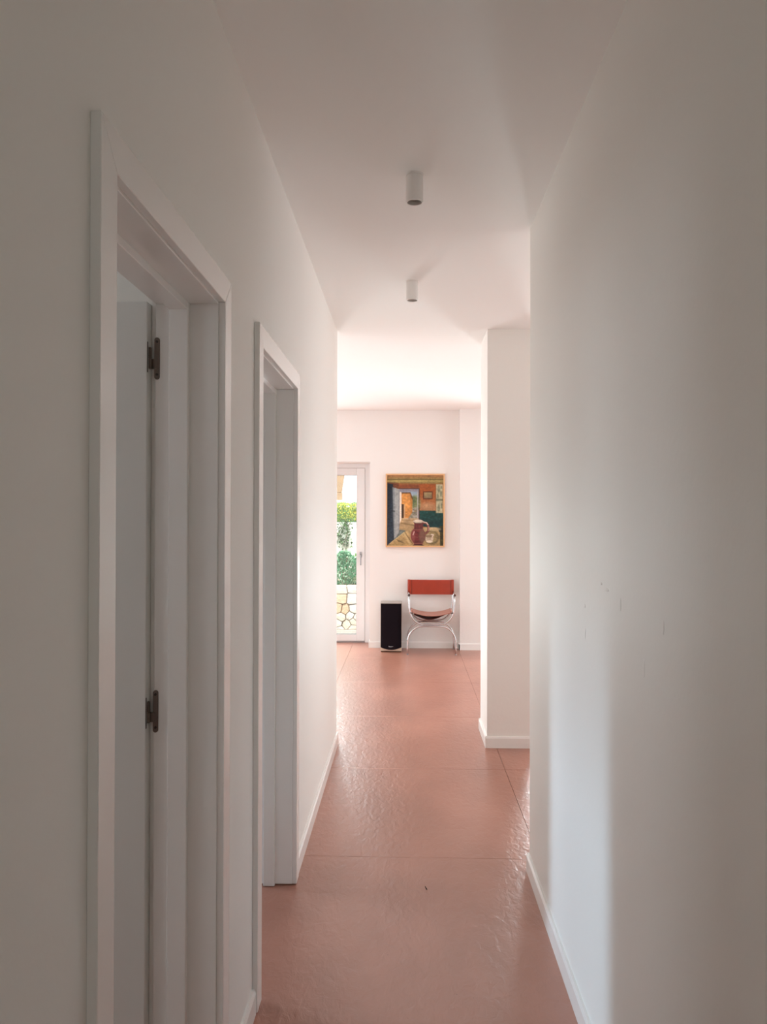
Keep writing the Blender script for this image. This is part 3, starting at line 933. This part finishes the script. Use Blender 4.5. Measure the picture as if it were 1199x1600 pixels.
for sgn in (1, -1):
    bm = tube(bmesh.new(), [(xc + 0.0 + sgn * 0.2400, yR, bz0 - 0.001), (xc + 0.0 + sgn * 0.2400, yR, bz1 + 0.001)], 0.0148, 14)
    obj('back_loop', bm, M['leather_back'], back, smooth=True)
for sgn in (1, -1):
    xs_ = xc + 0.006 + sgn * 0.214
    yy = back_y(0.214 / bxw) - 0.0135
    obj('back_seam', box(xs_ - 0.0022, xs_ + 0.0022, yy - 0.0008, yy + 0.002, bz0 + 0.002, bz1 - 0.004), M['seam'], back)

# ------------------------------------------------------------------ speck on the floor
bm = tube(bmesh.new(), [(0.0745, 3.094, 0.002), (0.0765, 3.082, 0.003), (0.0800, 3.072, 0.002)], 0.0018, 6)
o = obj('debris', bm, M['speck'], base=(0.077, 3.083, 0))
tag(o, 'tiny dark fleck lying on the hallway floor slab', 'debris')

# ------------------------------------------------------------------ the garden
GZ = -0.08
struct('floor_outside', box(-9, 5, YWO + 0.02, 10.66, GZ - 0.2, GZ), M['gravel'], 'pale gravel strip between the house and the stone wall', 'ground')
obj_bed = box(-9, 5, 10.98, 22, GZ - 0.2, 0.49)
struct('ground_raised', obj_bed, M['soil'], 'raised garden bed behind the stone wall', 'ground')

SY = 10.70
sw = thing('stone_wall', (-0.8, SY, GZ), 'low dry-laid wall of cream and tan stones outside the glass door', 'wall')
obj('core', box(-3.6, 0.9, SY + 0.03, 10.98, GZ, 0.49), M['mortar'], sw)


def clip(poly, p, n):
    out = []
    for i in range(len(poly)):
        a, c = poly[i], poly[(i + 1) % len(poly)]
        da = (a[0] - p[0]) * n[0] + (a[1] - p[1]) * n[1]
        dc = (c[0] - p[0]) * n[0] + (c[1] - p[1]) * n[1]
        if da <= 0: out.append(a)
        if (da < 0) != (dc < 0) and abs(da - dc) > 1e-9:
            t = da / (da - dc)
            out.append((a[0] + (c[0] - a[0]) * t, a[1] + (c[1] - a[1]) * t))
    return out


def px2(px, py):                   # sketch coordinates of the visible stones, metres on the wall face
    return (-0.9525 + (px - 527) * 0.00874, 0.5244 - (py - 914) * 0.00870)


hand = [((534, 921), 'c'), ((551, 918), 'a'), ((534, 934.5), 'b'), ((551, 936), 'a'), ((529, 951), 'b'), ((539, 953), 'b'), ((553, 952), 'a'),
        ((533, 964), 'c'), ((548, 962), 'a'), ((557, 966), 'a'), ((528, 973), 'a'), ((542, 976), 'c'), ((553, 970), 'c'), ((532, 985), 'a'), ((551, 983), 'c')]
seeds = [(*px2(*p), k) for p, k in hand]
rr = random.Random(11)
for r_ in range(6):
    z = GZ + 0.05 + r_ * 0.104
    x = -3.55 + (r_ % 2) * 0.07
    while x < 0.88:
        if not (-1.03 < x < -0.60):
            seeds.append((x + rr.uniform(-.03, .03), z + rr.uniform(-.025, .025), rr.choice('aabcc')))
        x += rr.uniform(0.12, 0.19)
for i, (x, z, k) in enumerate(seeds):
    poly = [(-3.6, GZ), (0.9, GZ), (0.9, 0.524), (-3.6, 0.524)]
    for j, (x2, z2, k2) in enumerate(seeds):
        if i != j and abs(x2 - x) < 0.7:
            dx, dz = x2 - x, z2 - z
            poly = clip(poly, ((x + x2) / 2, (z + z2) / 2), (dx, dz))
            if len(poly) < 3: break
    if len(poly) < 3: continue
    cx, cz = sum(p[0] for p in poly) / len(poly), sum(p[1] for p in poly) / len(poly)
    # round the outline, pull it in for the joint
    q = []
    n = len(poly)
    for a in range(n):
        p0, p1, p2 = poly[a - 1], poly[a], poly[(a + 1) % n]
        q.append((p1[0] * .92 + p0[0] * .08, p1[1] * .92 + p0[1] * .08)); q.append((p1[0] * .92 + p2[0] * .08, p1[1] * .92 + p2[1] * .08))
    sc = []
    for p in q:
        d = math.hypot(p[0] - cx, p[1] - cz) + 1e-6
        f = max(0.3, (d - 0.0038) / d)
        sc.append((cx + (p[0] - cx) * f, cz + (p[1] - cz) * f))
    proud = rr.uniform(0.0, 0.016)
    bm = bmesh.new()
    B = [bm.verts.new((p[0], SY + 0.035, p[1])) for p in sc]
    Mi = [bm.verts.new((p[0], SY - proud * .4, p[1])) for p in sc]
    Fr = [bm.verts.new((cx + (p[0] - cx) * .94 + rr.uniform(-.003, .003), SY - 0.010 - proud + rr.uniform(-.004, .004), cz + (p[1] - cz) * .94)) for p in sc]
    mid = bm.verts.new((cx, SY - 0.014 - proud, cz))
    nn = len(sc)
    for a in range(nn):
        a2 = (a + 1) % nn
        bm.faces.new((B[a], B[a2], Mi[a2], Mi[a])); bm.faces.new((Mi[a], Mi[a2], Fr[a2], Fr[a])); bm.faces.new((Fr[a], Fr[a2], mid))
    obj('stone', bm, M['stone_' + k], sw, smooth=False)


def leaf_cloud(name, pts, size, mats, parent, rnd, aspect=2.0):
    """Many small leaf blades as one mesh. pts yields (position, outward direction)."""
    V, Fc, mi = [], [], []
    for (p, d) in pts:
        d = (Vector(d) + Vector((rnd.uniform(-.7, .7), rnd.uniform(-.7, .7), rnd.uniform(-.5, .7)))).normalized()
        s = size * rnd.uniform(.65, 1.25)
        side = d.cross(Vector((rnd.uniform(-1, 1), rnd.uniform(-1, 1), rnd.uniform(-1, 1)))).normalized()
        nrm = d.cross(side)
        p = Vector(p)
        w_ = s / aspect
        i0 = len(V)
        V += [p, p + d * s * .5 + side * w_ * .5 + nrm * w_ * .12, p + d * s, p + d * s * .5 - side * w_ * .5 + nrm * w_ * .12]
        Fc += [(i0, i0 + 1, i0 + 2), (i0, i0 + 2, i0 + 3)]
        k = 0 if len(mats) == 1 or rnd.random() < .68 else 1
        mi += [k, k]
    off = root_loc(parent)
    me = bpy.data.meshes.new(name)
    me.from_pydata([tuple(v - off) for v in V], [], Fc)
    for m_ in mats: me.materials.append(m_)
    me.polygons.foreach_set('material_index', mi)
    o = bpy.data.objects.new(name, me); COL.objects.link(o); o.parent = parent
    o['kind'] = 'stuff'
    return o


def shrub(name, x, y, z, rx, hgt, n, leaf, mats, label, rnd, pointy=0.6):
    t = thing(name, (x, y, z), label, 'shrub')
    bm = bmesh.new()
    for k in range(7):
        a = rnd.uniform(0, 2 * math.pi)
        tube(bm, [(x, y, z - 0.01), (x + math.cos(a) * rx * .35, y + math.sin(a) * rx * .35, z + hgt * .45), (x + math.cos(a) * rx * .55, y + math.sin(a) * rx * .55, z + hgt * .85)], 0.006, 6)
    obj('stems', bm, M['stem'], t)
    pts = []
    for k in range(n):
        h = rnd.random()
        prof = (math.sin(math.pi * min(1, .22 + h * .76)) ** pointy) * (1 - .25 * h)
        a = rnd.uniform(0, 2 * math.pi)
        lob = 1 + .25 * math.sin(3 * a + 5 * h) + .16 * math.sin(11 * h + 2 * a)
        r_ = rx * prof * lob * math.sqrt(rnd.uniform(.25, 1)) * 1.25
        pts.append(((x + r_ * math.cos(a), y + r_ * math.sin(a), z + h * hgt), (math.cos(a) * .6, math.sin(a) * .6, .8)))
    leaf_cloud('foliage', pts, leaf, mats, t, rnd)
    return t


rn = random.Random(21)
shrub('shrub', -0.885, 11.16, 0.49, 0.23, 0.45, 3000, 0.045, [M['leaf_blue'], M['leaf_pale']], 'dark blue-green shrub growing right above the stone wall', rn)
shrub('shrub', -0.60, 11.55, 0.49, 0.14, 0.62, 500, 0.06, [M['leaf_green'], M['leaf_yellow']], 'light green tall shrub behind the right side of dark shrub', rn, 1.0)
shrub('shrub', -1.60, 11.25, 0.49, 0.26, 0.48, 1300, 0.05, [M['leaf_blue'], M['leaf_green']], 'rounder green shrub on the stone wall, left of the dark shrub', rn)

gw = struct('wall_garden', box(-5, 3, 12.2, 12.36, 0.44, 1.37), M['render'], 'white rendered garden wall beneath the clipped hedge', 'wall')
# climber on the white wall
cl = thing('climbing_plant', (-0.95, 12.19, 0.49), 'sparse dark leaved climber spreading over the white garden wall', 'plant')
bm = bmesh.new()
pts = []
for k in range(16):
    x = -2.2 + k * 0.13 + rn.uniform(-.05, .05)
    path = [(x, 12.19, 0.48)]
    z = 0.48
    while z < 1.30:
        z += 0.09; x += rn.uniform(-.06, .06)
        path.append((x, 12.185, z))
        for q in range(4 if z < .95 else 16):
            if rn.random() < (.5 if z < .95 else .95):
                pts.append(((x + rn.uniform(-.07, .07), 12.18, z + rn.uniform(-.05, .05)), (rn.uniform(-.6, .6), -.8, .2)))
    tube(bm, path, 0.004, 5)
obj('stems', bm, M['stem'], cl)
leaf_cloud('leaves', pts, 0.042, [M['leaf_dark'], M['leaf_green']], cl, rn, 1.5)
# clipped hedge
hg = thing('hedge', (-1.0, 12.6, 0.49), 'clipped yellow-green hedge showing above the white garden wall', 'hedge')
obj('core', box(-4.0, 1.2, 12.50, 12.95, 0.49, 1.61), M['leaf_green'], hg)
pts = []
for k in range(15000):
    x = rn.uniform(-4.0, 1.2)
    if rn.random() < .72:
        pts.append(((x, 12.49 - rn.uniform(0, .05), rn.uniform(1.38, 1.64)), (0, -.8, .6)))
    else:
        pts.append(((x, rn.uniform(12.46, 13.0), 1.62 + rn.uniform(0, .045)), (0, -.2, 1)))
leaf_cloud('foliage', pts, 0.04, [M['leaf_yellow'], M['leaf_green']], hg, rn)
# terrace with a timber pillar far up the slope
struct('wall_terrace', box(-4.5, 2, 16.3, 16.6, 0.4, 1.80), M['render'], 'white terrace wall far behind the hedge', 'wall')
pg = thing('timber_pillar', (-1.45, 16.45, 1.80), 'tan timber pillar standing on the far terrace wall', 'pillar')
obj('base', box(-1.50, -1.36, 16.36, 16.52, 1.80, 1.96), M['timber'], pg)
bm = prism(bmesh.new(), [(-1.62, 1.96), (-1.37, 1.96), (-1.27, 2.62), (-1.52, 2.62)], 'y', 16.37, 16.52, 0.01)
obj('post', bm, M['timber'], pg)
obj('beam', box(-3.0, -1.1, 16.40, 16.50, 2.62, 2.78), M['timber'], pg)
for k, (x, s_) in enumerate(((-1.31, .030), (-1.25, .036), (-1.19, .026))):
    bm = bmesh.new()
    r = bmesh.ops.create_icosphere(bm, subdivisions=2, radius=s_)
    for v in r['verts']:
        v.co = Vector((v.co.x * 1.3, v.co.y, v.co.z * .8)) * (1 + .1 * math.sin(40 * v.co.x + 31 * v.co.z + k)) + Vector((x, 16.42, 1.80 + s_ * .76))
    o = obj('rock', bm, M['stone_c'], base=(x, 16.42, 1.80))
    tag(o, ['grey rock beside the timber pillar, leftmost of three on the terrace wall', 'middle and biggest grey rock on the far terrace wall', 'smallest grey rock, rightmost on the far terrace wall'][k], 'rock', 'rocks on the far terrace wall')
